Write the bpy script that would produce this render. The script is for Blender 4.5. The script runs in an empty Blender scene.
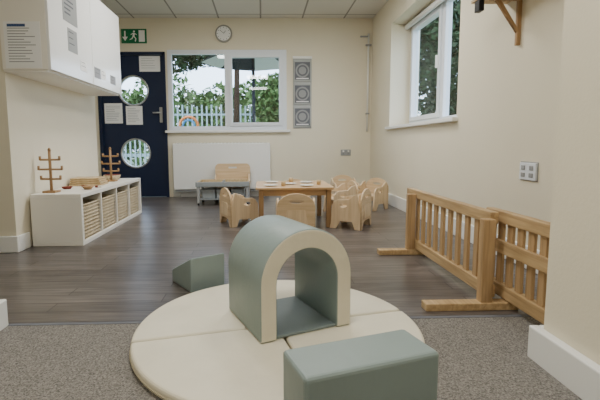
import bpy, bmesh, math, random
from mathutils import Matrix, Vector
random.seed(3)
D=bpy.data; C=bpy.context
def lin(c):
    c=c/255
    return c/12.92 if c<=.04045 else ((c+.055)/1.055)**2.4
def rgb(r,g,b): return (lin(r),lin(g),lin(b),1)
# ---------------- materials
def mat(name,col,rough=.6,spec=.4,noise=0,nscale=8,bump=0,bscale=60,metal=0):
    m=D.materials.new(name); m.use_nodes=True; nt=m.node_tree; b=nt.nodes['Principled BSDF']
    b.inputs['Base Color'].default_value=col; b.inputs['Roughness'].default_value=rough
    b.inputs['Metallic'].default_value=metal
    b.inputs['Specular IOR Level'].default_value=spec
    tc=nt.nodes.new('ShaderNodeTexCoord')
    if noise:
        n=nt.nodes.new('ShaderNodeTexNoise'); n.inputs['Scale'].default_value=nscale; n.inputs['Detail'].default_value=4
        nt.links.new(tc.outputs['Object'],n.inputs['Vector'])
        r=nt.nodes.new('ShaderNodeValToRGB')
        r.color_ramp.elements[0].position=.3; r.color_ramp.elements[1].position=.7
        r.color_ramp.elements[0].color=tuple(c*(1-noise) for c in col[:3])+(1,)
        r.color_ramp.elements[1].color=tuple(min(1,c*(1+noise)) for c in col[:3])+(1,)
        nt.links.new(n.outputs['Fac'],r.inputs[0]); nt.links.new(r.outputs[0],b.inputs['Base Color'])
    if bump:
        n=nt.nodes.new('ShaderNodeTexNoise'); n.inputs['Scale'].default_value=bscale; n.inputs['Detail'].default_value=3
        nt.links.new(tc.outputs['Object'],n.inputs['Vector'])
        bp=nt.nodes.new('ShaderNodeBump'); bp.inputs['Strength'].default_value=bump; bp.inputs['Distance'].default_value=.01
        nt.links.new(n.outputs['Fac'],bp.inputs['Height']); nt.links.new(bp.outputs[0],b.inputs['Normal'])
    return m
def wood(name,c1,c2,axis='Y',rough=.5,scale=1):
    m=D.materials.new(name); m.use_nodes=True; nt=m.node_tree; b=nt.nodes['Principled BSDF']
    tc=nt.nodes.new('ShaderNodeTexCoord'); mp=nt.nodes.new('ShaderNodeMapping')
    s={'X':(1.5,22,22),'Y':(22,1.5,22),'Z':(22,22,1.5)}[axis]
    mp.inputs['Scale'].default_value=tuple(k*scale for k in s)
    n=nt.nodes.new('ShaderNodeTexNoise'); n.inputs['Scale'].default_value=2; n.inputs['Detail'].default_value=5; n.inputs['Distortion'].default_value=.6
    r=nt.nodes.new('ShaderNodeValToRGB'); r.color_ramp.elements[0].position=.3; r.color_ramp.elements[1].position=.7
    r.color_ramp.elements[0].color=c1; r.color_ramp.elements[1].color=c2
    nt.links.new(tc.outputs['Object'],mp.inputs[0]); nt.links.new(mp.outputs[0],n.inputs['Vector'])
    nt.links.new(n.outputs['Fac'],r.inputs[0]); nt.links.new(r.outputs[0],b.inputs['Base Color'])
    b.inputs['Roughness'].default_value=rough; b.inputs['Specular IOR Level'].default_value=.3
    return m
M={}
M['wall']=mat('wall_paint',rgb(227,219,197),.75,.2,noise=.02,nscale=2,bump=.08,bscale=90)
M['white']=mat('white_paint',rgb(236,236,232),.4,.4)
M['upvc']=mat('upvc',rgb(225,230,236),.35,.4)
M['gloss']=mat('gloss_white',rgb(240,240,238),.12,.5)
M['unit']=mat('unit_white',rgb(236,232,222),.4,.4)
M['navy']=mat('navy_paint',rgb(22,34,62),.45,.4)
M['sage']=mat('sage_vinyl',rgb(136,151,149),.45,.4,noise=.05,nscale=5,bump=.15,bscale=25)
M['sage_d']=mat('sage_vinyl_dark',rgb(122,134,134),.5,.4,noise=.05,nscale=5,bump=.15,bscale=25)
M['cream']=mat('cream_vinyl',rgb(224,217,196),.5,.4,noise=.05,nscale=6,bump=.4,bscale=14)
M['seam']=mat('seam_piping',rgb(170,162,140),.7,.2)  # darker tan for the piping round the mat
M['pine']=wood('pine',rgb(164,134,94),rgb(204,174,130),'Y')
M['pineZ']=wood('pine_upright',rgb(156,126,88),rgb(198,166,124),'Z')
M['beech']=wood('beech',rgb(200,172,134),rgb(222,196,160),'X',.45)
M['beech2']=wood('beech_light',rgb(208,182,146),rgb(228,204,170),'Z',.45)
M['tabletop']=wood('tabletop_wood',rgb(182,148,108),rgb(206,174,134),'X',.35)
M['dkwood']=wood('dark_wood',rgb(146,114,78),rgb(174,140,100),'Z',.5)
M['board']=wood('board_wood',rgb(176,150,110),rgb(208,182,140),'Y',.5)
M['wicker']=mat('wicker',rgb(196,180,150),.8,.2,noise=.3,nscale=70,bump=.8,bscale=90)
M['paper']=mat('paper',rgb(238,238,236),.7,.2)
M['ink']=mat('ink_grey',rgb(110,112,118),.8,.1)
M['inkl']=mat('ink_light',rgb(150,152,156),.8,.1)
M['inkblue']=mat('ink_blue',rgb(70,90,130),.8,.1)
M['green']=mat('sign_green',rgb(20,110,70),.5,.3)
M['greyp']=mat('grey_plastic',rgb(150,152,152),.45,.4)
M['clockg']=mat('clock_rim',rgb(150,148,140),.4,.4)
M['black']=mat('black',rgb(28,28,30),.5,.3)
M['steel']=mat('steel',rgb(190,190,190),.3,.5,metal=.9)
M['fabric']=mat('pocket_fabric',rgb(176,178,176),.9,.1,bump=.3)
M['leaf']=mat('leaf',rgb(74,100,56),.7,.2,noise=.4,nscale=2)
M['leafd']=mat('leaf_dark',rgb(40,60,38),.7,.2,noise=.4,nscale=2)
M['bark']=mat('bark',rgb(54,44,36),.9,.1)
M['grass']=mat('ground_out',rgb(120,130,105),.9,.1,noise=.2)
M['fenceb']=mat('fence_pale',rgb(128,150,156),.7,.2)
M['canopy']=mat('canopy',rgb(44,50,60),.8,.1)
M['canopyw']=mat('canopy_white',rgb(200,204,206),.8,.1)
M['orange']=mat('orange_plastic',rgb(206,120,60),.4,.4)
M['blue']=mat('blue_plastic',rgb(60,130,180),.4,.4)
M['redp']=mat('red_brown',rgb(120,50,34),.6,.3)
M['tray']=mat('tray_grey',rgb(140,146,148),.4,.4)
M['crock']=mat('crockery',rgb(226,222,212),.3,.5)
# ceiling tiles
def brickmat(name,c1,c2,cm,w,h,mortar,rough,rot=0,off=.5,grain=None,spec=.4,bump=0):
    m=D.materials.new(name); m.use_nodes=True; nt=m.node_tree; b=nt.nodes['Principled BSDF']
    tc=nt.nodes.new('ShaderNodeTexCoord'); mp=nt.nodes.new('ShaderNodeMapping'); mp.inputs['Rotation'].default_value=(0,0,rot)
    br=nt.nodes.new('ShaderNodeTexBrick'); br.offset=off; br.squash=1
    br.inputs['Scale'].default_value=1; br.inputs['Brick Width'].default_value=w; br.inputs['Row Height'].default_value=h
    br.inputs['Mortar Size'].default_value=mortar; br.inputs['Mortar Smooth'].default_value=.1; br.inputs['Bias'].default_value=0
    br.inputs['Color1'].default_value=c1; br.inputs['Color2'].default_value=c2; br.inputs['Mortar'].default_value=cm
    nt.links.new(tc.outputs['Object'],mp.inputs[0]); nt.links.new(mp.outputs[0],br.inputs['Vector'])
    col=br.outputs['Color']
    if grain:
        mp2=nt.nodes.new('ShaderNodeMapping'); mp2.inputs['Scale'].default_value=(1.6,26,1)
        n=nt.nodes.new('ShaderNodeTexNoise'); n.inputs['Scale'].default_value=2.2; n.inputs['Detail'].default_value=6; n.inputs['Distortion'].default_value=.5
        nt.links.new(tc.outputs['Object'],mp2.inputs[0]); nt.links.new(mp2.outputs[0],n.inputs['Vector'])
        r=nt.nodes.new('ShaderNodeValToRGB'); r.color_ramp.elements[0].position=.3; r.color_ramp.elements[1].position=.72
        r.color_ramp.elements[0].color=(grain[0],)*3+(1,); r.color_ramp.elements[1].color=(grain[1],)*3+(1,)
        nt.links.new(n.outputs['Fac'],r.inputs[0])
        mx=nt.nodes.new('ShaderNodeMix'); mx.data_type='RGBA'; mx.blend_type='MULTIPLY'; mx.inputs[0].default_value=1
        nt.links.new(col,mx.inputs[6]); nt.links.new(r.outputs[0],mx.inputs[7]); col=mx.outputs[2]
    nt.links.new(col,b.inputs['Base Color']); b.inputs['Roughness'].default_value=rough; b.inputs['Specular IOR Level'].default_value=spec
    return m
M['vinyl']=brickmat('vinyl_planks',rgb(84,78,75),rgb(106,99,95),rgb(50,46,44),1.0,.11,.003,.30,grain=(.5,1.45),spec=.5)
M['ceil']=brickmat('ceiling_tiles',rgb(218,215,206),rgb(210,207,198),rgb(150,147,140),.6,.6,.012,.9,off=0,spec=.1)
# carpet
m=D.materials.new('carpet'); m.use_nodes=True; nt=m.node_tree; b=nt.nodes['Principled BSDF']
tc=nt.nodes.new('ShaderNodeTexCoord'); n=nt.nodes.new('ShaderNodeTexNoise'); n.inputs['Scale'].default_value=170; n.inputs['Detail'].default_value=3; n.inputs['Roughness'].default_value=.8
r=nt.nodes.new('ShaderNodeValToRGB'); r.color_ramp.elements[0].position=.33; r.color_ramp.elements[1].position=.67
r.color_ramp.elements[0].color=rgb(74,72,69); r.color_ramp.elements[1].color=rgb(158,153,146)
nt.links.new(tc.outputs['Object'],n.inputs['Vector']); nt.links.new(n.outputs['Fac'],r.inputs[0]); nt.links.new(r.outputs[0],b.inputs['Base Color'])
bp=nt.nodes.new('ShaderNodeBump'); bp.inputs['Strength'].default_value=.4; bp.inputs['Distance'].default_value=.004
nt.links.new(n.outputs['Fac'],bp.inputs['Height']); nt.links.new(bp.outputs[0],b.inputs['Normal'])
b.inputs['Roughness'].default_value=.95; b.inputs['Specular IOR Level'].default_value=.1
M['carpet']=m
# glass
m=D.materials.new('window_glass'); m.use_nodes=True; nt=m.node_tree; nt.nodes.clear()
o=nt.nodes.new('ShaderNodeOutputMaterial'); t=nt.nodes.new('ShaderNodeBsdfTransparent'); g=nt.nodes.new('ShaderNodeBsdfGlossy'); g.inputs['Roughness'].default_value=.02
mx=nt.nodes.new('ShaderNodeMixShader'); mx.inputs[0].default_value=.05
t.inputs[0].default_value=(.93,.97,1,1)
nt.links.new(t.outputs[0],mx.inputs[1]); nt.links.new(g.outputs[0],mx.inputs[2]); nt.links.new(mx.outputs[0],o.inputs[0])
M['glass']=m
def emis(name,col,s):
    m=D.materials.new(name); m.use_nodes=True; b=m.node_tree.nodes['Principled BSDF']
    b.inputs['Base Color'].default_value=col; b.inputs['Emission Color'].default_value=col; b.inputs['Emission Strength'].default_value=s
    return m
M['panel']=emis('fill_panel_glow',(1,.98,.94,1),3)  # glow for the made-up panels around the added ceiling fill lights
# ---------------- helpers
def root(name,loc=(0,0,0),rz=0):
    e=D.objects.new(name,None); C.scene.collection.objects.link(e); e.location=loc; e.rotation_euler=(0,0,rz); e.empty_display_size=.1
    return e
def link(name,me,m,par=None,smooth=False):
    o=D.objects.new(name,me); C.scene.collection.objects.link(o)
    if m is not None:
        for k in (m if isinstance(m,(list,tuple)) else [m]): me.materials.append(M[k])
    if par: o.parent=par
    if smooth:
        for p in me.polygons: p.use_smooth=True
    return o
def bev(o,w,seg=2):
    if w:
        b=o.modifiers.new('bevel','BEVEL'); b.width=w; b.segments=seg; b.limit_method='ANGLE'; b.angle_limit=math.radians(40); b.harden_normals=False
    return o
def box(name,a,b,m,par=None,bevel=0,seg=2,rot=None):
    """a,b opposite corners"""
    lo=[min(a[i],b[i]) for i in range(3)]; hi=[max(a[i],b[i]) for i in range(3)]
    c=[(lo[i]+hi[i])/2 for i in range(3)]; s=[(hi[i]-lo[i]) for i in range(3)]
    me=D.meshes.new(name); bm=bmesh.new(); bmesh.ops.create_cube(bm,size=1)
    for v in bm.verts: v.co=Vector((v.co.x*s[0],v.co.y*s[1],v.co.z*s[2]))
    bm.to_mesh(me); bm.free()
    o=link(name,me,m,par); o.location=c
    if rot: o.rotation_euler=rot
    return bev(o,bevel,seg)
def cyl(name,p,q,r,m,par=None,r2=None,seg=20,bevel=0):
    p=Vector(p);q=Vector(q); d=q-p
    me=D.meshes.new(name); bm=bmesh.new()
    bmesh.ops.create_cone(bm,cap_ends=True,segments=seg,radius1=r,radius2=r if r2 is None else r2,depth=d.length)
    bm.to_mesh(me); bm.free()
    for f in me.polygons: f.use_smooth=len(f.vertices)==4
    o=link(name,me,m,par); o.location=(p+q)/2; o.rotation_euler=d.to_track_quat('Z','Y').to_euler()
    return bev(o,bevel)
AX={'XY':Matrix(((1,0,0),(0,1,0),(0,0,1))),
    'XZ':Matrix(((1,0,0),(0,0,-1),(0,1,0))),   # u->X v->Z n->-Y
    'YZ':Matrix(((0,0,1),(1,0,0),(0,1,0)))}    # u->Y v->Z n->X
def plate(name,outer,holes,t,plane,loc,m,par=None,bevel=0,rz=0,rx=0):
    cu=D.curves.new(name,'CURVE'); cu.dimensions='2D'; cu.fill_mode='BOTH'; cu.extrude=t/2
    if bevel: cu.bevel_depth=bevel; cu.bevel_resolution=2; cu.offset=-bevel; cu.extrude=t/2-bevel
    for loop in [outer]+list(holes):
        sp=cu.splines.new('POLY'); sp.points.add(len(loop)-1)
        for i,(x,y) in enumerate(loop): sp.points[i].co=(x,y,0,1)
        sp.use_cyclic_u=True
    ob=D.objects.new('tmp',cu); C.scene.collection.objects.link(ob)
    dg=C.evaluated_depsgraph_get(); me=D.meshes.new_from_object(ob.evaluated_get(dg)); 
    D.objects.remove(ob); 
    me.materials.clear()
    me.transform(AX[plane].to_4x4())
    o=link(name,me,m,par); o.location=loc; o.rotation_euler=(rx,0,rz)
    return o
def circ(cx,cy,r,n=40,r2=None,a0=0,a1=2*math.pi):
    full=abs(a1-a0-2*math.pi)<1e-6
    k=n if full else n+1
    return [(cx+r*math.cos(a0+(a1-a0)*i/n),cy+(r2 or r)*math.sin(a0+(a1-a0)*i/n)) for i in range(k)]
def rect(x0,y0,x1,y1,r=0,n=5):
    if not r: return [(x0,y0),(x1,y0),(x1,y1),(x0,y1)]
    out=[]
    for cx,cy,a in ((x1-r,y0+r,-90),(x1-r,y1-r,0),(x0+r,y1-r,90),(x0+r,y0+r,180)):
        for i in range(n+1):
            t=math.radians(a+90*i/n); out.append((cx+r*math.cos(t),cy+r*math.sin(t)))
    return out
def tube(name,pts,r,m,par=None,cyclic=False):
    cu=D.curves.new(name,'CURVE'); cu.dimensions='3D'; cu.bevel_depth=r; cu.bevel_resolution=3; cu.use_fill_caps=True
    sp=cu.splines.new('POLY'); sp.points.add(len(pts)-1)
    for i,p in enumerate(pts): sp.points[i].co=(*p,1)
    sp.use_cyclic_u=cyclic
    ob=D.objects.new('tmp',cu); C.scene.collection.objects.link(ob)
    dg=C.evaluated_depsgraph_get(); me=D.meshes.new_from_object(ob.evaluated_get(dg)); D.objects.remove(ob); me.materials.clear()
    return link(name,me,m,par,smooth=True)

# ---------------- room shell
CZ=2.57; BY=6.18; RX=1.62
def shell(name,parts,m):
    me=D.meshes.new(name); bm=bmesh.new()
    for a,b in parts:
        r_=bmesh.ops.create_cube(bm,size=1)
        for v in r_['verts']:
            v.co=Vector([ (a[i]+b[i])/2+v.co[i]*abs(b[i]-a[i]) for i in range(3)])
    bm.to_mesh(me); bm.free(); return link(name,me,m)
shell('floor',[((-3.2,1.73,-.1),(2.0,6.4,0))],'vinyl')
shell('floor_carpet',[((-3.2,-2.6,-.1),(2.0,1.73,.004))],'carpet')
shell('trim_1',[((-1.1,1.72,0),(1.6,1.74,.006))],'ink')
shell('ceiling',[((-3.2,-2.6,CZ),(2.1,6.4,CZ+.1))],'ceil')
WX0,WX1,WZ0,WZ1=-1.35,.37,.98,2.13
DX0,DX1,DZ=-2.36,-1.38,2.1
shell('wall_back',[((-3.2,BY,0),(DX0,BY+.2,CZ)),((DX0,BY,DZ),(DX1,BY+.2,CZ)),((DX1,BY,0),(WX0,BY+.2,CZ)),
  ((WX0,BY,0),(WX1,BY+.2,WZ0)),((WX0,BY,WZ1),(WX1,BY+.2,CZ)),((WX1,BY,0),(2.1,BY+.2,CZ))],'wall')
SY0,SY1,SZ0,SZ1=3.45,5.28,.98,2.24
shell('wall_right',[((RX,1.16,0),(RX+.36,SY0,CZ)),((RX,SY1,0),(RX+.36,BY,CZ)),((RX,SY0,0),(RX+.36,SY1,SZ0)),((RX,SY0,SZ1),(RX+.36,SY1,CZ))],'wall')
shell('wall_right_pillar',[((.975,-2.6,0),(RX+.3,1.36,CZ))],'wall')
shell('wall_left',[((-3.2,3.0,0),(-1.78,4.56,CZ))],'wall')
shell('wall_left_recess',[((-3.2,4.56,0),(-2.42,BY,CZ))],'wall')
shell('wall_left_pillar',[((-3.2,-2.6,0),(-1.12,1.70,CZ))],'wall')
shell('wall_left_far',[((-3.3,1.6,0),(-3.1,3.1,CZ))],'wall')
shell('wall_rear',[((-3.2,-2.7,0),(2.1,-2.6,CZ))],'wall')
def base(name,parts): 
    o=shell(name,parts,'white'); bev(o,.006,2); return o
sk=.12
base('baseboard_back',[((DX1+.06,BY-.02,0),(RX,BY,sk))])
base('baseboard_right',[((RX-.025,1.4,0),(RX,BY-.02,sk+.02))])
base('baseboard_right_pillar',[((.94,-2.6,0),(.975,1.39,sk)),((.975,1.36,0),(RX-.03,1.39,sk))])
base('baseboard_left_pillar',[((-1.12,-2.6,0),(-1.085,1.73,sk)),((-3.1,1.70,0),(-1.12,1.73,sk))])
base('baseboard_left',[((-1.93,2.975,0),(-1.76,3.0,sk)),((-1.78,3.0,0),(-1.76,3.14,sk))])
# added fill lights on the unseen ceiling, dressed with made-up glowing panels
for i,(x,y) in enumerate([(-.6,3.9),(.6,3.9),(-.1,1.2),(-.1,-1.0)]):
    r_=root('added_ceiling_fill' if i==0 else 'added_ceiling_fill.%03d'%i,(x,y,CZ))
    box('frame',(-.3,-.3,-.015),(.3,.3,0),'white',r_)
    box('glow_sheet',(-.28,-.28,-.018),(.28,.28,-.014),'panel',r_)
    L=D.lights.new('fill_lamp','AREA'); L.shape='SQUARE'; L.size=.55; L.energy=[31,31,27,16][i]; L.color=(1,.98,.93)
    lo=D.objects.new('fill_lamp',L); C.scene.collection.objects.link(lo); lo.parent=r_; lo.location=(0,0,-.03)

# ---------------- back window
w=root('window_1',(0,BY,0))
fy0,fy1=-.012,.06
def frame(pre,x0,x1,z0,z1,th,y0,y1,m,par,plane='X'):
    def bb(n,a,b):
        box(pre+n,a,b,m,par,bevel=.004)
    if plane=='X':
        bb('_l',(x0,y0,z0),(x0+th,y1,z1)); bb('_r',(x1-th,y0,z0),(x1,y1,z1))
        bb('_b',(x0+th,y0,z0),(x1-th,y1,z0+th)); bb('_t',(x0+th,y0,z1-th),(x1-th,y1,z1))
    else:
        bb('_l',(y0,x0,z0),(y1,x0+th,z1)); bb('_r',(y0,x1-th,z0),(y1,x1,z1))
        bb('_b',(y0,x0+th,z0),(y1,x1-th,z0+th)); bb('_t',(y0,x0+th,z1-th),(y1,x1-th,z1))
frame('outer',WX0,WX1,WZ0,WZ1,.06,fy0,fy1,'upvc',w)
mid=-.50
box('mullion',(mid-.03,fy0,WZ0+.06),(mid+.03,fy1,WZ1-.06),'upvc',w,.004)
frame('opener',mid+.03,WX1-.06,WZ0+.06,WZ1-.06,.05,-.03,.05,'upvc',w)
box('handle',(mid+.045,-.06,1.5),(mid+.065,-.03,1.62),'white',w,.004)
box('glass_1',(WX0+.06,.025,WZ0+.06),(mid-.03,.03,WZ1-.06),'glass',w)
box('glass_2',(mid+.08,.025,WZ0+.11),(WX1-.11,.03,WZ1-.11),'glass',w)
box('sill',(WX0-.05,-.07,WZ0-.035),(WX1+.05,.02,WZ0),'white',w,.006)
# ---------------- right window
w=root('window_2',(0,0,0))
frame('outer',SY0,SY1,SZ0,SZ1,.06,1.87,1.94,'upvc',w,'Y')
box('mullion',(1.87,4.30,SZ0+.06),(1.94,4.37,SZ1-.06),'upvc',w,.004)
frame('opener',4.37,SY1-.06,SZ0+.06,SZ1-.06,.05,1.85,1.93,'upvc',w,'Y')
box('glass_1',(1.90,SY0+.06,SZ0+.06),(1.905,4.30,SZ1-.06),'glass',w)
box('glass_2',(1.90,4.42,SZ0+.11),(1.905,SY1-.11,SZ1-.11),'glass',w)
box('sill',(RX-.05,SY0-.03,SZ0-.035),(1.87,SY1+.03,SZ0),'white',w,.006)
cyl('blind_roll',(1.80,SY0+.03,SZ1-.05),(1.80,SY1-.03,SZ1-.05),.03,'white',w)
box('handle',(1.82,4.39,1.55),(1.85,4.41,1.68),'white',w,.004)

# ---------------- door with two portholes
d=root('door_1',(0,BY,0))
box('jamb_l',(DX0,-.02,0),(DX0+.04,.16,DZ),'navy',d); box('jamb_r',(DX1-.04,-.02,0),(DX1,.16,DZ),'navy',d)
box('head',(DX0,-.02,DZ-.04),(DX1,.16,DZ),'navy',d)
cx=-1.86
c1=circ(cx,1.56,.20); c2=circ(cx,.65,.20)
plate('leaf',rect(DX0+.045,.005,DX1-.045,DZ-.045),[c1,c2],.045,'XZ',(0,.05,0),'navy',d)
for i,z in enumerate((1.56,.65)):
    plate('porthole_ring_%d'%i,circ(cx,z,.222),[circ(cx,z,.198)],.06,'XZ',(0,.05,0),'steel',d,bevel=.005)
    plate('porthole_glass_%d'%i,circ(cx,z,.20),[],.006,'XZ',(0,.05,0),'glass',d)
box('handle_plate',(-1.49,.012,1.10),(-1.45,.03,1.32),'steel',d,.003)
cyl('handle_lever',(-1.47,-.02,1.24),(-1.58,-.02,1.24),.01,'steel',d)
cyl('handle_stem',(-1.47,.02,1.24),(-1.47,-.02,1.24),.009,'steel',d)
def sheet(name,x0,x1,z0,z1,par,y=0,seed=1,lines=8,head=True,lm='ink',rot=0):
    """flat paper on XZ plane facing -Y"""
    rr=random.Random(seed)
    box(name,(x0,y-.002,z0),(x1,y,z1),'paper',par)
    w_=x1-x0;h=z1-z0
    for k in range(lines):
        z=z1-h*(.14+.78*k/lines)
        xe=x0+w_*(.55+.35*rr.random())
        box(name+'_line_%d'%k,(x0+w_*.1,y-.003,z-h*.012),(xe,y-.002,z+h*.006),lm,par)
    if head: box(name+'_head',(x0+w_*.1,y-.003,z1-h*.11),(x0+w_*.6,y-.002,z1-h*.05),'inkblue',par)
sheet('notice_1',-1.98,-1.74,1.07,1.34,d,.026,1,9,False,'inkl')
sheet('notice_2',-2.29,-2.03,1.09,1.38,d,.026,2,9,False,'inkl')
sheet('notice_3',-1.76,-1.46,1.83,2.05,d,.026,3,5,False,'inkl')

# ---------------- exit sign (running figure, arrow, door)
s=root('exit_sign',(-1.81,BY,2.32))
box('board',(-.18,-.012,-.10),(.18,0,.10),'green',s,.003)
def sp(n,pts,holes=()): plate(n,pts,holes,.002,'XZ',(0,-.0135,0),'paper',s)
sp('door',rect(.07,-.08,.155,.08))
sp('arrow_stem',rect(-.135,-.01,-.115,.07)); sp('arrow_head',[(-.165,-.01),(-.125,-.07),(-.085,-.01)])
sp('man_head',circ(.005,.062,.014,16)); sp('man_body',[(-.012,.045),(.016,.04),(.010,-.005),(-.018,-.005)])
sp('man_arm_l',[(-.012,.044),(-.045,.022),(-.040,.014),(-.010,.032)]); sp('man_arm_r',[(.014,.040),(.045,.022),(.040,.014),(.012,.028)])
sp('man_leg_l',[(-.018,-.004),(-.002,-.004),(-.02,-.04),(-.06,-.055),(-.06,-.044),(-.032,-.032)])
sp('man_leg_r',[(-.008,-.004),(.010,-.004),(.036,-.035),(.024,-.078),(.012,-.074),(.020,-.036)])
# ---------------- clock
s=root('wall_clock',(-.53,BY,2.35))
cyl('rim',(0,0,0),(0,-.035,0),.122,'clockg',s,seg=40,bevel=.006)
cyl('face',(0,-.034,0),(0,-.037,0),.10,'paper',s,seg=40)
for k in range(12):
    a=k*math.pi/6; cyl('mark_%d'%k,(.085*math.sin(a),-.036,.085*math.cos(a)),(.085*math.sin(a),-.039,.085*math.cos(a)),.005,'black',s,seg=8)
cyl('hand_hour',(0,-.04,0),(.03,-.04,.035),.003,'black',s,seg=8); cyl('hand_minute',(0,-.041,0),(-.05,-.041,.045),.0022,'black',s,seg=8)
# ---------------- wall organiser
s=root('hanging_wall_pockets',(.60,BY,0))
box('backing',(-.135,-.012,1.0),(.135,0,2.03),'fabric',s,.004)
box('top_bar',(-.14,-.02,2.0),(.14,0,2.035),'white',s,.004)
for k in range(3):
    z0=1.02+k*.33
    box('pocket_%d'%k,(-.125,-.03,z0),(.125,-.012,z0+.30),'fabric',s,.006)
    box('card_%d'%k,(-.11,-.034,z0+.02),(.11,-.03,z0+.27),'ink',s)
    plate('card_ring_%d'%k,circ(0,z0+.15,.10,24),[circ(0,z0+.15,.078,24)],.002,'XZ',(0,-.0355,0),'greyp',s)
    plate('card_disc_%d'%k,circ(0,z0+.15,.055,24),[],.002,'XZ',(0,-.0355,0),'greyp',s)
    box('card_line_%d'%k,(-.09,-.036,z0+.03),(.09,-.034,z0+.045),'paper',s)
# ---------------- radiator (low-surface-temperature cover)
s=root('radiator',(0,BY,0))
box('casing',(-1.29,-.13,.12),(.12,-.002,.79),'white',s,.012,3)
box('top_grille',(-1.25,-.11,.785),(.08,-.02,.795),'greyp',s)
for k in range(26): box('grille_bar_%d'%k,(-1.24+k*.05,-.115,.788),(-1.225+k*.05,-.015,.80),'white',s)
box('bottom_gap',(-1.27,-.11,.09),(.10,-.02,.12),'greyp',s)
cyl('pipe_1',(-1.2,-.06,0),(-1.2,-.06,.12),.011,'white',s); cyl('pipe_2',(.03,-.06,0),(.03,-.06,.12),.011,'white',s)
# ---------------- sockets and conduit
def faceplate(name,loc,rz,w_,h_):
    s=root(name,loc,rz)
    box('plate',(-w_/2,-.012,-h_/2),(w_/2,0,h_/2),'greyp' if w_<.2 and rz==0 else 'upvc',s,.003)
    for sx_ in (-.25,.25):
        box('rocker_%s'%sx_,(sx_*w_-.012,-.016,.008),(sx_*w_+.012,-.012,.032),'white',s,.002)
        for dx in (-.009,.009): box('slot_%s_%s'%(sx_,dx),(sx_*w_+dx-.003,-.0125,-.025),(sx_*w_+dx+.003,-.0119,-.019),'black',s)
        box('slot_e_%s'%sx_,(sx_*w_-.002,-.0125,-.014),(sx_*w_+.002,-.0119,-.006),'black',s)
faceplate('wall_socket',(1.25,BY,.64),0,.15,.09)
s=root('wall_switch',(RX,2.47,.59),-math.pi/2)
box('surround',(-.083,-.003,-.058),(.083,0,.058),'greyp',s,.001)
box('plate',(-.077,-.014,-.052),(.077,-.002,.052),'upvc',s,.003)
for sx_ in (-.038,.038):
    for sz_ in (-.022,.022): box('rocker_%s_%s'%(sx_,sz_),(sx_-.018,-.019,sz_-.014),(sx_+.018,-.014,sz_+.014),'greyp',s,.003)
s=root('wall_conduit',(0,BY,0))
cyl('pipe',(1.56,-.02,.95),(1.56,-.02,2.35),.014,'white',s)
box('clip_1',(1.52,-.04,2.18),(1.60,0,2.2),'greyp',s); box('clip_2',(1.535,-.04,1.2),(1.585,0,1.22),'greyp',s)
box('arm',(1.44,-.03,2.30),(1.57,-.01,2.32),'greyp',s)
# ---------------- wooden bracket shelf on right wall
s=root('bracket_shelf',(RX,2.64,0))
box('shelf_board',(-.24,-1.0,1.67),(0,.16,1.69),'board',s,.003)
for k,y in enumerate((0,-.85)):
    box('upright_%d'%k,(-.025,y-.012,1.37),(0,y+.012,1.67),'dkwood',s,.003)
    box('arm_%d'%k,(-.20,y-.012,1.64),(-.0,y+.012,1.67),'dkwood',s,.003)
    plate('brace_%d'%k,[(-.17,1.65),(-.14,1.65),(-.02,1.47),(-.02,1.44)],[],.02,'XZ',(0,y,0),'dkwood',s)
box('hook',(-.235,.06,1.60),(-.20,.12,1.67),'black',s,.004)

# ---------------- wall cabinet left
s=root('wall_cabinet',(0,0,0))
cx0,cx1,cy0,cy1,cz0,cz1=-1.78,-1.45,2.98,4.44,1.29,2.07
box('carcass',(cx0,cy0,cz0),(cx1-.02,cy1,cz1),'unit',s,.002)
n=2
for k in range(n):
    a=cy0+(cy1-cy0)*k/n; b_=cy0+(cy1-cy0)*(k+1)/n
    box('door_leaf_%d'%k,(cx1-.02,a+.002,cz0+.002),(cx1,b_-.002,cz1-.002),'gloss',s,.003)
box('under_rail',(cx0,cy0+.01,cz0-.012),(cx1-.03,cy1-.01,cz0),'unit',s)
def side_sheet(name,y0,y1,z0,z1,col='paper',seed=1,lines=5):
    rr=random.Random(seed); h=z1-z0; w_=y1-y0
    box(name,(cx1,y0,z0),(cx1+.002,y1,z1),col,s)
    for k in range(lines):
        z=z1-h*(.15+.75*k/lines); box(name+'_line_%d'%k,(cx1+.002,y0+w_*.12,z-h*.02),(cx1+.003,y0+w_*(.5+.38*rr.random()),z+h*.02),'ink',s)
side_sheet('poster_1',3.20,3.44,1.69,1.99,'greyp',3,7)
side_sheet('poster_2',3.26,3.42,1.48,1.65,'greyp',4,3)
side_sheet('label_1',3.46,3.58,1.37,1.45,'paper',5,2)
side_sheet('label_2',3.74,3.88,1.36,1.45,'inkl',6,2)
side_sheet('label_4',3.90,4.00,1.37,1.45,'paper',8,2)
side_sheet('label_3',4.12,4.26,1.36,1.44,'inkl',7,2)
sheet('side_notice',-1.755,-1.51,1.30,1.61,s,cy0,9,13,True,'inkl')

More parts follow.
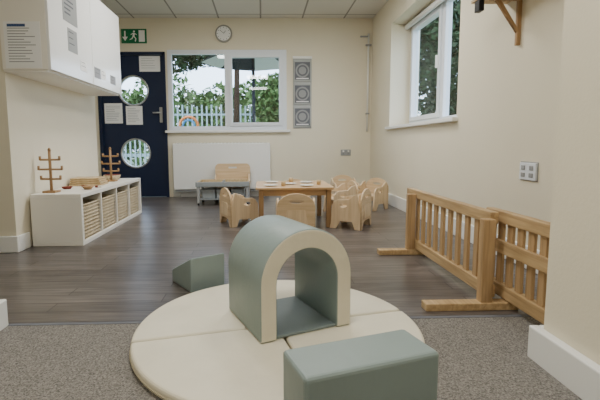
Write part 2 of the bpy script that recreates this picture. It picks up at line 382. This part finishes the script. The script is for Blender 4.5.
# ---------------- cube storage unit
s=root('cube_storage_unit',(0,0,0))
ux0,ux1,uy0,uy1,uh=-1.757,-1.375,3.16,4.72,.40
t=.032
box('top',(ux0,uy0,uh-t),(ux1,uy1,uh),'unit',s,.003); box('bottom',(ux0,uy0,0),(ux1,uy1,t),'unit',s,.003)
box('side_near',(ux0,uy0,t),(ux1,uy0+t,uh-t),'unit',s,.002); box('side_far',(ux0,uy1-t,t),(ux1,uy1,uh-t),'unit',s,.002)
box('back',(ux0,uy0+t,t),(ux0+.01,uy1-t,uh-t),'unit',s)
iw=(uy1-uy0-2*t)
for k in range(1,4):
    y=uy0+t+iw*k/4; box('divider_%d'%k,(ux0+.01,y-.009,t),(ux1-.002,y+.009,uh-t),'unit',s,.002)
for k in range(4):
    r_=root('storage_basket' if k==0 else 'storage_basket.%03d'%k,(0,0,0))
    a=uy0+t+iw*k/4+.022; b_=uy0+t+iw*(k+1)/4-.022; z0=t+.001; z1=t+.27
    x0=ux0+.03; x1=ux1-.02
    box('front',(x1-.015,a,z0),(x1,b_,z1),'wicker',r_,.005); box('rear',(x0,a,z0),(x0+.015,b_,z1),'wicker',r_,.005)
    box('side_1',(x0,a,z0),(x1,a+.015,z1),'wicker',r_,.005); box('side_2',(x0,b_-.015,z0),(x1,b_,z1),'wicker',r_,.005)
    box('base',(x0,a,z0),(x1,b_,z0+.01),'wicker',r_)
    for j in range(9): cyl('weave_%d'%j,(x1+.001,a,z0+.02+j*.028),(x1+.001,b_,z0+.02+j*.028),.006,'wicker',r_,seg=8)
    tube('rim',[(x0,a,z1),(x1,a,z1),(x1,b_,z1),(x0,b_,z1)],.009,'wicker',r_,True)
# peg trees
def pegtree(name,loc,h):
    s=root(name,loc)
    box('base',(-.05,-.05,0),(.05,.05,.015),'dkwood',s,.003)
    cyl('stem',(0,0,.015),(0,0,h),.011,'dkwood',s)
    for k,(z,l) in enumerate(((.32,.075),(.55,.09),(.78,.075))):
        cyl('branch_%d'%k,(-l,0,h*z),(l,0,h*z),.008,'dkwood',s)
        for sg in (-1,1): cyl('tip_%d_%d'%(k,sg),(sg*l,0,h*z-.005),(sg*l,0,h*z+.028),.009,'dkwood',s)
    cyl('finial',(0,0,h),(0,0,h+.02),.015,'dkwood',s,r2=.006)
pegtree('wooden_peg_tree',(-1.66,3.30,uh),.33)
pegtree('wooden_peg_tree.001',(-1.55,4.30,uh),.33)
s=root('wooden_board_stack',(-1.62,3.92,uh),.1)
for k in range(4): box('board_%d'%k,(-.14,-.12+.01*k,.018*k),(.14-.01*k,.14,.018*k+.015),'board',s,.003)
s=root('wooden_dish',(-1.46,3.50,uh)); cyl('foot',(0,0,0),(0,0,.008),.03,'dkwood',s); cyl('bowl',(0,0,.008),(0,0,.028),.032,'dkwood',s,r2=.05)
s=root('wooden_dish.001',(-1.66,3.56,uh)); cyl('foot',(0,0,0),(0,0,.006),.03,'redp',s); cyl('bowl',(0,0,.006),(0,0,.02),.035,'redp',s,r2=.045)
s=root('play_stones',(-1.50,3.66,uh))
for k in range(7):
    bx,by=random.uniform(-.08,.08),random.uniform(-.05,.05); box('stone_%d'%k,(bx-.015,by-.012,0),(bx+.015,by+.012,.018),['redp','board','crock'][k%3],s,.005)
s=root('toy_basket',(-1.62,4.52,uh)); cyl('body',(0,0,0),(0,0,.05),.07,'wicker',s,r2=.09); cyl('fill',(0,0,.045),(0,0,.055),.08,'redp',s)

# ---------------- soft play mat
s=root('round_play_mat',(.055,1.60,.004))
R0=.555; th=.04; a0=math.radians(193)
for k in range(4):
    st=a0+k*math.pi/2
    g=.006
    pts=[(0,0)]+[(R0*math.cos(st+math.pi/2*i/24),R0*math.sin(st+math.pi/2*i/24)) for i in range(25)]
    ca,sa=math.cos(st+math.pi/4)*g,math.sin(st+math.pi/4)*g
    pts=[(x+ca,y+sa) for x,y in pts]
    bm=bmesh.new(); vs=[bm.verts.new((x,y,0)) for x,y in pts]; f=bm.faces.new(vs)
    ex=bmesh.ops.extrude_face_region(bm,geom=[f]); 
    for v in [e for e in ex['geom'] if isinstance(e,bmesh.types.BMVert)]: v.co.z=th
    bmesh.ops.recalc_face_normals(bm,faces=bm.faces)
    me=D.meshes.new('segment'); bm.to_mesh(me); bm.free()
    o=link('segment_%d'%k,me,'cream',s); bev(o,.012,3)
    # perimeter piping
    tube('piping_%d'%k,[(x,y,.016) for x,y in [((R0+.001)*math.cos(st+.03+(math.pi/2-.06)*i/24)+ca,(R0+.001)*math.sin(st+.03+(math.pi/2-.06)*i/24)+sa) for i in range(25)]],.0025,'seam',s)
MZ=.045
# ---------------- arch tunnel block
ang=math.atan2(.15,.35)
s=root('soft_play_arch',(-.01,1.43,MZ),ang)
W=.39;H=.405;DP=.36;th=.066
def archprof(w0,w1,h,n=28):
    r_=(w1-w0)/2; c=(w0+w1)/2
    return [(c+r_*math.cos(a),h-r_+r_*math.sin(a)) for a in [math.pi*i/n for i in range(n+1)]]
outer=[(W,0)]+archprof(0,W,H)+[(0,0)]
inner=[(th,0)]+archprof(th,W-th,H-.075)[::-1]+[(W-th,0)]
bm=bmesh.new()
def ring(y): return [bm.verts.new((x,y,z)) for x,z in outer],[bm.verts.new((x,y,z)) for x,z in inner[::-1]]
o0,i0=ring(0); o1,i1=ring(DP)
N=len(o0)
for j in range(N-1):
    for q,mi in (((o0[j],o0[j+1],i0[j+1],i0[j]),0),((o1[j],o1[j+1],i1[j+1],i1[j]),0),((o0[j],o0[j+1],o1[j+1],o1[j]),1),((i0[j],i0[j+1],i1[j+1],i1[j]),1)):
        f=bm.faces.new(q); f.material_index=mi; f.smooth=mi==1
for j in (0,N-1):
    f=bm.faces.new((o0[j],i0[j],i1[j],o1[j])); f.material_index=1
bmesh.ops.recalc_face_normals(bm,faces=bm.faces)
me=D.meshes.new('arch'); bm.to_mesh(me); bm.free()
o=link('arch',me,['cream','sage'],s); bev(o,.008,3)
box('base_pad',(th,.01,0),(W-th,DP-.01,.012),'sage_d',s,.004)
# ---------------- wedge ramp
s=root('soft_play_wedge',(-.37,2.08,.001),math.atan2(.09,.13))
ww=.20;dd=.25;hh=.185
bm=bmesh.new()
v=[bm.verts.new(p) for p in ((0,0,0),(ww,0,0),(ww,dd,0),(0,dd,0),(0,0,hh),(ww,0,hh),(ww,dd,.07),(0,dd,.07))]
for q in ((0,1,2,3),(0,1,5,4),(4,5,6,7),(0,3,7,4),(1,2,6,5),(2,3,7,6)): bm.faces.new([v[i] for i in q])
bmesh.ops.recalc_face_normals(bm,faces=bm.faces); me=D.meshes.new('wedge'); bm.to_mesh(me); bm.free()
bev(link('wedge',me,'sage',s),.008,3)
# ---------------- front block
s=root('soft_play_block',(.095,.905,MZ),math.atan2(.115,.365))
box('block',(0,0,0),(.385,.155,.175),'sage',s,.012,3)
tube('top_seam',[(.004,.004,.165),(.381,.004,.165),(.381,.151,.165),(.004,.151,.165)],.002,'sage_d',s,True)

# ---------------- wooden barrier
s=root('wooden_barrier_fence',(1.07,0,0))
T=.445
def panel(pre,y0,y1,ns,mid,dx=0):
    box(pre+'_top_rail',(dx-.02,y0,T-.055),(dx+.02,y1,T),'pine',s,.004)
    box(pre+'_bottom_rail',(dx-.02,y0,.04),(dx+.02,y1,.10),'pine',s,.004)
    if mid: box(pre+'_mid_rail',(dx-.028,y0,.25),(dx-.008,y1,.31),'pine',s,.004)
    for k in range(ns):
        y=y0+(y1-y0)*(k+.5)/ns
        box(pre+'_slat_%d'%k,(dx-.008,y-.02,.10),(dx+.008,y+.02,T-.055),'pineZ',s,.003)
panel('far_panel',1.86,2.94,11,False)
panel('near_panel',1.42,2.02,8,True,.065)
for k,y in enumerate((2.80,1.83)):
    box('post_%d'%k,(-.075,y-.022,.03),(-.020,y+.022,.42),'pineZ',s,.004)
    box('foot_%d'%k,(-.33 if k else -.27,y-.03,.0),(.10,y+.03,.035),'pine',s,.004)
box('end_post',(-.02,2.93,.0),(.02,2.97,T),'pineZ',s,.004)

# ---------------- table & chairs
s=root('childrens_table',(.30,0,0))
tz=.375
plate('top',rect(-.36,3.72,.36,4.45,.04),[],.022,'XY',(0,0,tz-.011),'tabletop',s,bevel=.004)
for k,(x,y) in enumerate(((-.31,3.77),(.31,3.77),(-.31,4.40),(.31,4.40))):
    box('leg_%d'%k,(x-.022,y-.022,0),(x+.022,y+.022,tz-.022),'dkwood',s,.005)
box('apron_front',(-.29,3.78,tz-.08),(.29,3.80,tz-.022),'tabletop',s); box('apron_back',(-.29,4.37,tz-.08),(.29,4.39,tz-.022),'tabletop',s)
box('apron_l',(-.32,3.79,tz-.08),(-.30,4.38,tz-.022),'tabletop',s); box('apron_r',(.30,3.79,tz-.08),(.32,4.38,tz-.022),'tabletop',s)
for k,(x,y) in enumerate(((.08,3.9),(.42,3.86),(.1,4.25),(.45,4.2),(.27,4.05))):
    s=root('plate' if k==0 else 'plate.%03d'%k,(x,y,tz)); cyl('dish',(0,0,0),(0,0,.012),.04,'crock',s,r2=.07)
for k,(x,y) in enumerate(((.2,3.88),(.55,4.0),(.3,4.3))):
    s=root('drinking_cup' if k==0 else 'drinking_cup.%03d'%k,(x,y,tz)); cyl('cup',(0,0,0),(0,0,.045),.02,'board',s,r2=.024)
def chair(name,loc,rz,sc=1,w_=.32,h=.36):
    """toddler chair, faces +Y locally (back at -Y)"""
    s=root(name,loc,rz); s.scale=(sc,)*3
    sh=.17
    prof=[(-.15,0),(-.09,0),(-.065,.07),(.045,.07),(.085,0),(.145,0),(.135,.05),(.125,.21),(.10,.25),(.07,.265),(-.03,.27),(-.075,h-.05),(-.115,h-.04),(-.135,.2)]
    for k,x in enumerate((-w_/2+.009,w_/2-.009)):
        plate('side_%d'%k,prof,[circ(.02,.215,.035,16,.018)],.018,'YZ',(x,0,0),'beech2',s,bevel=.003)
    box('seat',(-w_/2+.018,-.10,sh-.015),(w_/2-.018,.12,sh),'beech',s,.003)
    a=w_/2; zc=h-.115
    arc=[(a*math.cos(t_),zc+(h-zc)*math.sin(t_)) for t_ in [math.pi*i/20 for i in range(21)]]
    bp_=[(a,.0),(a,zc)]+arc[1:-1]+[(-a,zc),(-a,0),(-a+.035,0),(-a+.06,.06),(-.06,.075),(.06,.075),(a-.06,.06),(a-.035,0)]
    plate('backrest',bp_,[circ(0,h-.07,.06,20,.014)],.016,'XZ',(0,-.145,0),'beech',s,bevel=.003)
    plate('back_rib',[(-.10,.10),(.10,.10),(.075,.22),(-.075,.22)],[],.006,'XZ',(0,-.155,0),'beech2',s)
    return s
chair('toddler_chair',(.28,3.55,0),0)
chair('toddler_chair.001',(.82,3.80,0),math.radians(60))
chair('toddler_chair.002',(-.22,4.0,0),math.radians(-66))
chair('toddler_chair.003',(.86,4.55,0),math.radians(100))
chair('toddler_chair.004',(1.27,4.85,0),math.radians(130))
chair('toddler_chair.005',(.38,4.74,0),math.radians(180))
chair('toddler_chair.006',(1.08,5.35,0),math.radians(185))
# ---------------- sensory play table
s=root('sensory_play_table',(-.50,5.45,0))
for k,(x,y) in enumerate(((-.31,-.2),(.31,-.2),(-.31,.2),(.31,.2))):
    box('leg_%d'%k,(x-.018,y-.018,.03),(x+.018,y+.018,.24),'greyp',s,.004); cyl('castor_%d'%k,(x-.01,y,.018),(x+.01,y,.018),.018,'black',s)
box('rim_f',(-.34,-.23,.24),(.34,-.20,.30),'tray',s,.004); box('rim_b',(-.34,.20,.24),(.34,.23,.30),'board',s,.004)
box('rim_l',(-.34,-.20,.24),(-.31,.20,.30),'board',s,.004); box('rim_r',(.31,-.20,.24),(.34,.20,.30),'board',s,.004)
box('tray',(-.31,-.20,.235),(.31,.20,.26),'tray',s); box('shelf',(-.29,-.19,.07),(.29,.19,.085),'tray',s)
for k in range(3): box('storage_tub_%d'%k,(-.27+k*.185,-.17,.085),(-.10+k*.185,.15,.20),'tray',s,.01)
box('divider',(-.02,-.20,.26),(.0,.20,.295),'tray',s)
s=root('wooden_bench_seat',(-.42,5.86,0))
plate('back',rect(-.25,.2,.25,.50,.06),[rect(-.06,.43,.06,.455,.01)],.018,'XZ',(0,.10,0),'beech',s,bevel=.003)
box('seat',(-.24,-.11,.22),(.24,.09,.24),'beech',s,.004)
for k,x in enumerate((-.235,.235)): plate('side_%d'%k,[(-.12,0),(-.07,0),(0,.08),(.07,0),(.12,0),(.12,.36),(.05,.34),(-.12,.24)],[],.018,'YZ',(x,-.03,0),'beech2',s)

# ---------------- outside
g=shell('ground_outside',[((-30,6.45,-.15),(30,60,-.1)),((2.05,-10,-.15),(30,6.45,-.1))],'grass')
def leaves(name,cs,n,m,sz=.12,par=None):
    bm=bmesh.new()
    for _ in range(n):
        c,r_=random.choice(cs)
        while True:
            p=Vector([random.uniform(-1,1) for _ in range(3)])
            if p.length<1: break
        p=Vector((p.x*r_[0],p.y*r_[1],p.z*r_[2]))+Vector(c)
        q=Matrix.Rotation(random.uniform(0,6.28),3,Vector([random.uniform(-1,1) for _ in range(3)]).normalized())
        k=sz*random.uniform(.6,1.3)
        bm.faces.new([bm.verts.new(p+q@Vector(t_)*k) for t_ in ((-.5,0,0),(0,-.3,0),(.6,0,.05),(0,.3,0))])
    me=D.meshes.new(name); bm.to_mesh(me); bm.free(); return link(name,me,m,par)
s=root('garden_tree',(0,0,0))
cyl('trunk',(-.62,10.0,-.1),(-.55,10,3.4),.09,'bark',s,r2=.05)
leaves('foliage',[((-1.3,10,3.1),(1.0,.8,.5)),((-.8,10,3.4),(1.0,.8,.6)),((-2.0,10,3.1),(.8,.6,.7))],7000,'leafd',.13,s)
s=root('garden_tree.001',(0,0,0))
cyl('trunk',(5.0,10.0,-.1),(4.9,10,3),.12,'bark',s,r2=.06)
leaves('foliage',[((4.4,9.5,2.6),(1.3,1.0,1.3)),((5.2,10.5,3.6),(1.4,1,1.4)),((4.2,9.2,1.2),(.9,.8,.8)),((3.4,8.6,3.0),(.8,.8,1.2))],13000,'leafd',.14,s)
s=root('garden_shrub',(0,0,0))
cyl('trunk',(.45,13.2,-.1),(.45,13.2,2),.06,'bark',s)
leaves('foliage',[((.45,13.2,2.0),(.7,.5,1.0))],3500,'leaf',.14,s)
leaves('hedge_outside',[((x,19+random.random(),1.7),(1.3,.8,1.5+random.random()*.9)) for x in range(-8,6)],15000,'leaf',.3)
s=root('garden_fence',(0,14,0))
for k in range(70): box('pale_%d'%k,(-6.0+k*.16,0,-.1),(-6.0+k*.16+.05,.03,2.05+.05*(k%2)),'fenceb',s)
box('rail_1',(-6,.03,.4),(5.2,.07,.5),'fenceb',s); box('rail_2',(-6,.03,1.75),(5.2,.07,1.81),'fenceb',s)
s=root('garden_canopy',(0,0,0))
cyl('pole',(-.15,8.2,-.1),(-.15,8.2,2.5),.03,'canopy',s)
me=D.meshes.new('shade'); bm=bmesh.new(); top=bm.verts.new((-.15,8.2,2.75)); rg=[bm.verts.new((-.15+1.0*math.cos(a),8.2+1.0*math.sin(a),2.35)) for a in [i*math.pi/4 for i in range(8)]]
for i in range(8): bm.faces.new((top,rg[i],rg[(i+1)%8])).material_index=i%2
bm.to_mesh(me); bm.free(); link('shade',me,['canopy','canopyw'],s)
s=root('garden_hoop_toy',(-1.38,8,1.13))
tube('hoop_outer',[(.17*math.cos(a),0,.17*math.sin(a)) for a in [i*math.pi/16 for i in range(32)]],.025,'orange',s,True)
tube('hoop_inner',[(.11*math.cos(a),0,.11*math.sin(a)) for a in [i*math.pi/16 for i in range(32)]],.02,'blue',s,True)
cyl('stand',(0,0,-.17),(0,0,-1.23),.03,'blue',s)

# ---------------- world
wd=D.worlds.new('world'); C.scene.world=wd; wd.use_nodes=True; nt=wd.node_tree; bg=nt.nodes['Background']
sk_=nt.nodes.new('ShaderNodeTexSky'); sk_.sky_type='NISHITA'; sk_.sun_disc=False; sk_.sun_elevation=math.radians(50); sk_.sun_rotation=math.radians(200); sk_.dust_density=3; sk_.air_density=1
mx=nt.nodes.new('ShaderNodeMix'); mx.data_type='RGBA'; mx.inputs[0].default_value=.6
mx.inputs[7].default_value=(5.5,6.3,7.5,1)
nt.links.new(sk_.outputs[0],mx.inputs[6]); nt.links.new(mx.outputs[2],bg.inputs[0]); bg.inputs[1].default_value=.95
# ---------------- camera
cam=D.cameras.new('camera'); co=D.objects.new('camera',cam); C.scene.collection.objects.link(co); C.scene.camera=co
f=415; cam.sensor_width=36; cam.lens=f*36/600
yaw=math.radians(1.5);pit=math.radians(6);roll=math.radians(0.4)
Rm=Matrix.Rotation(-yaw,3,'Z')@Matrix.Rotation(math.pi/2-pit,3,'X')@Matrix.Rotation(-roll,3,'Z')
co.matrix_world=Matrix.Translation((0,0,.76))@Rm.to_4x4()
cam.shift_x=27/600; cam.shift_y=-11.4/600; cam.clip_start=.02; cam.clip_end=200
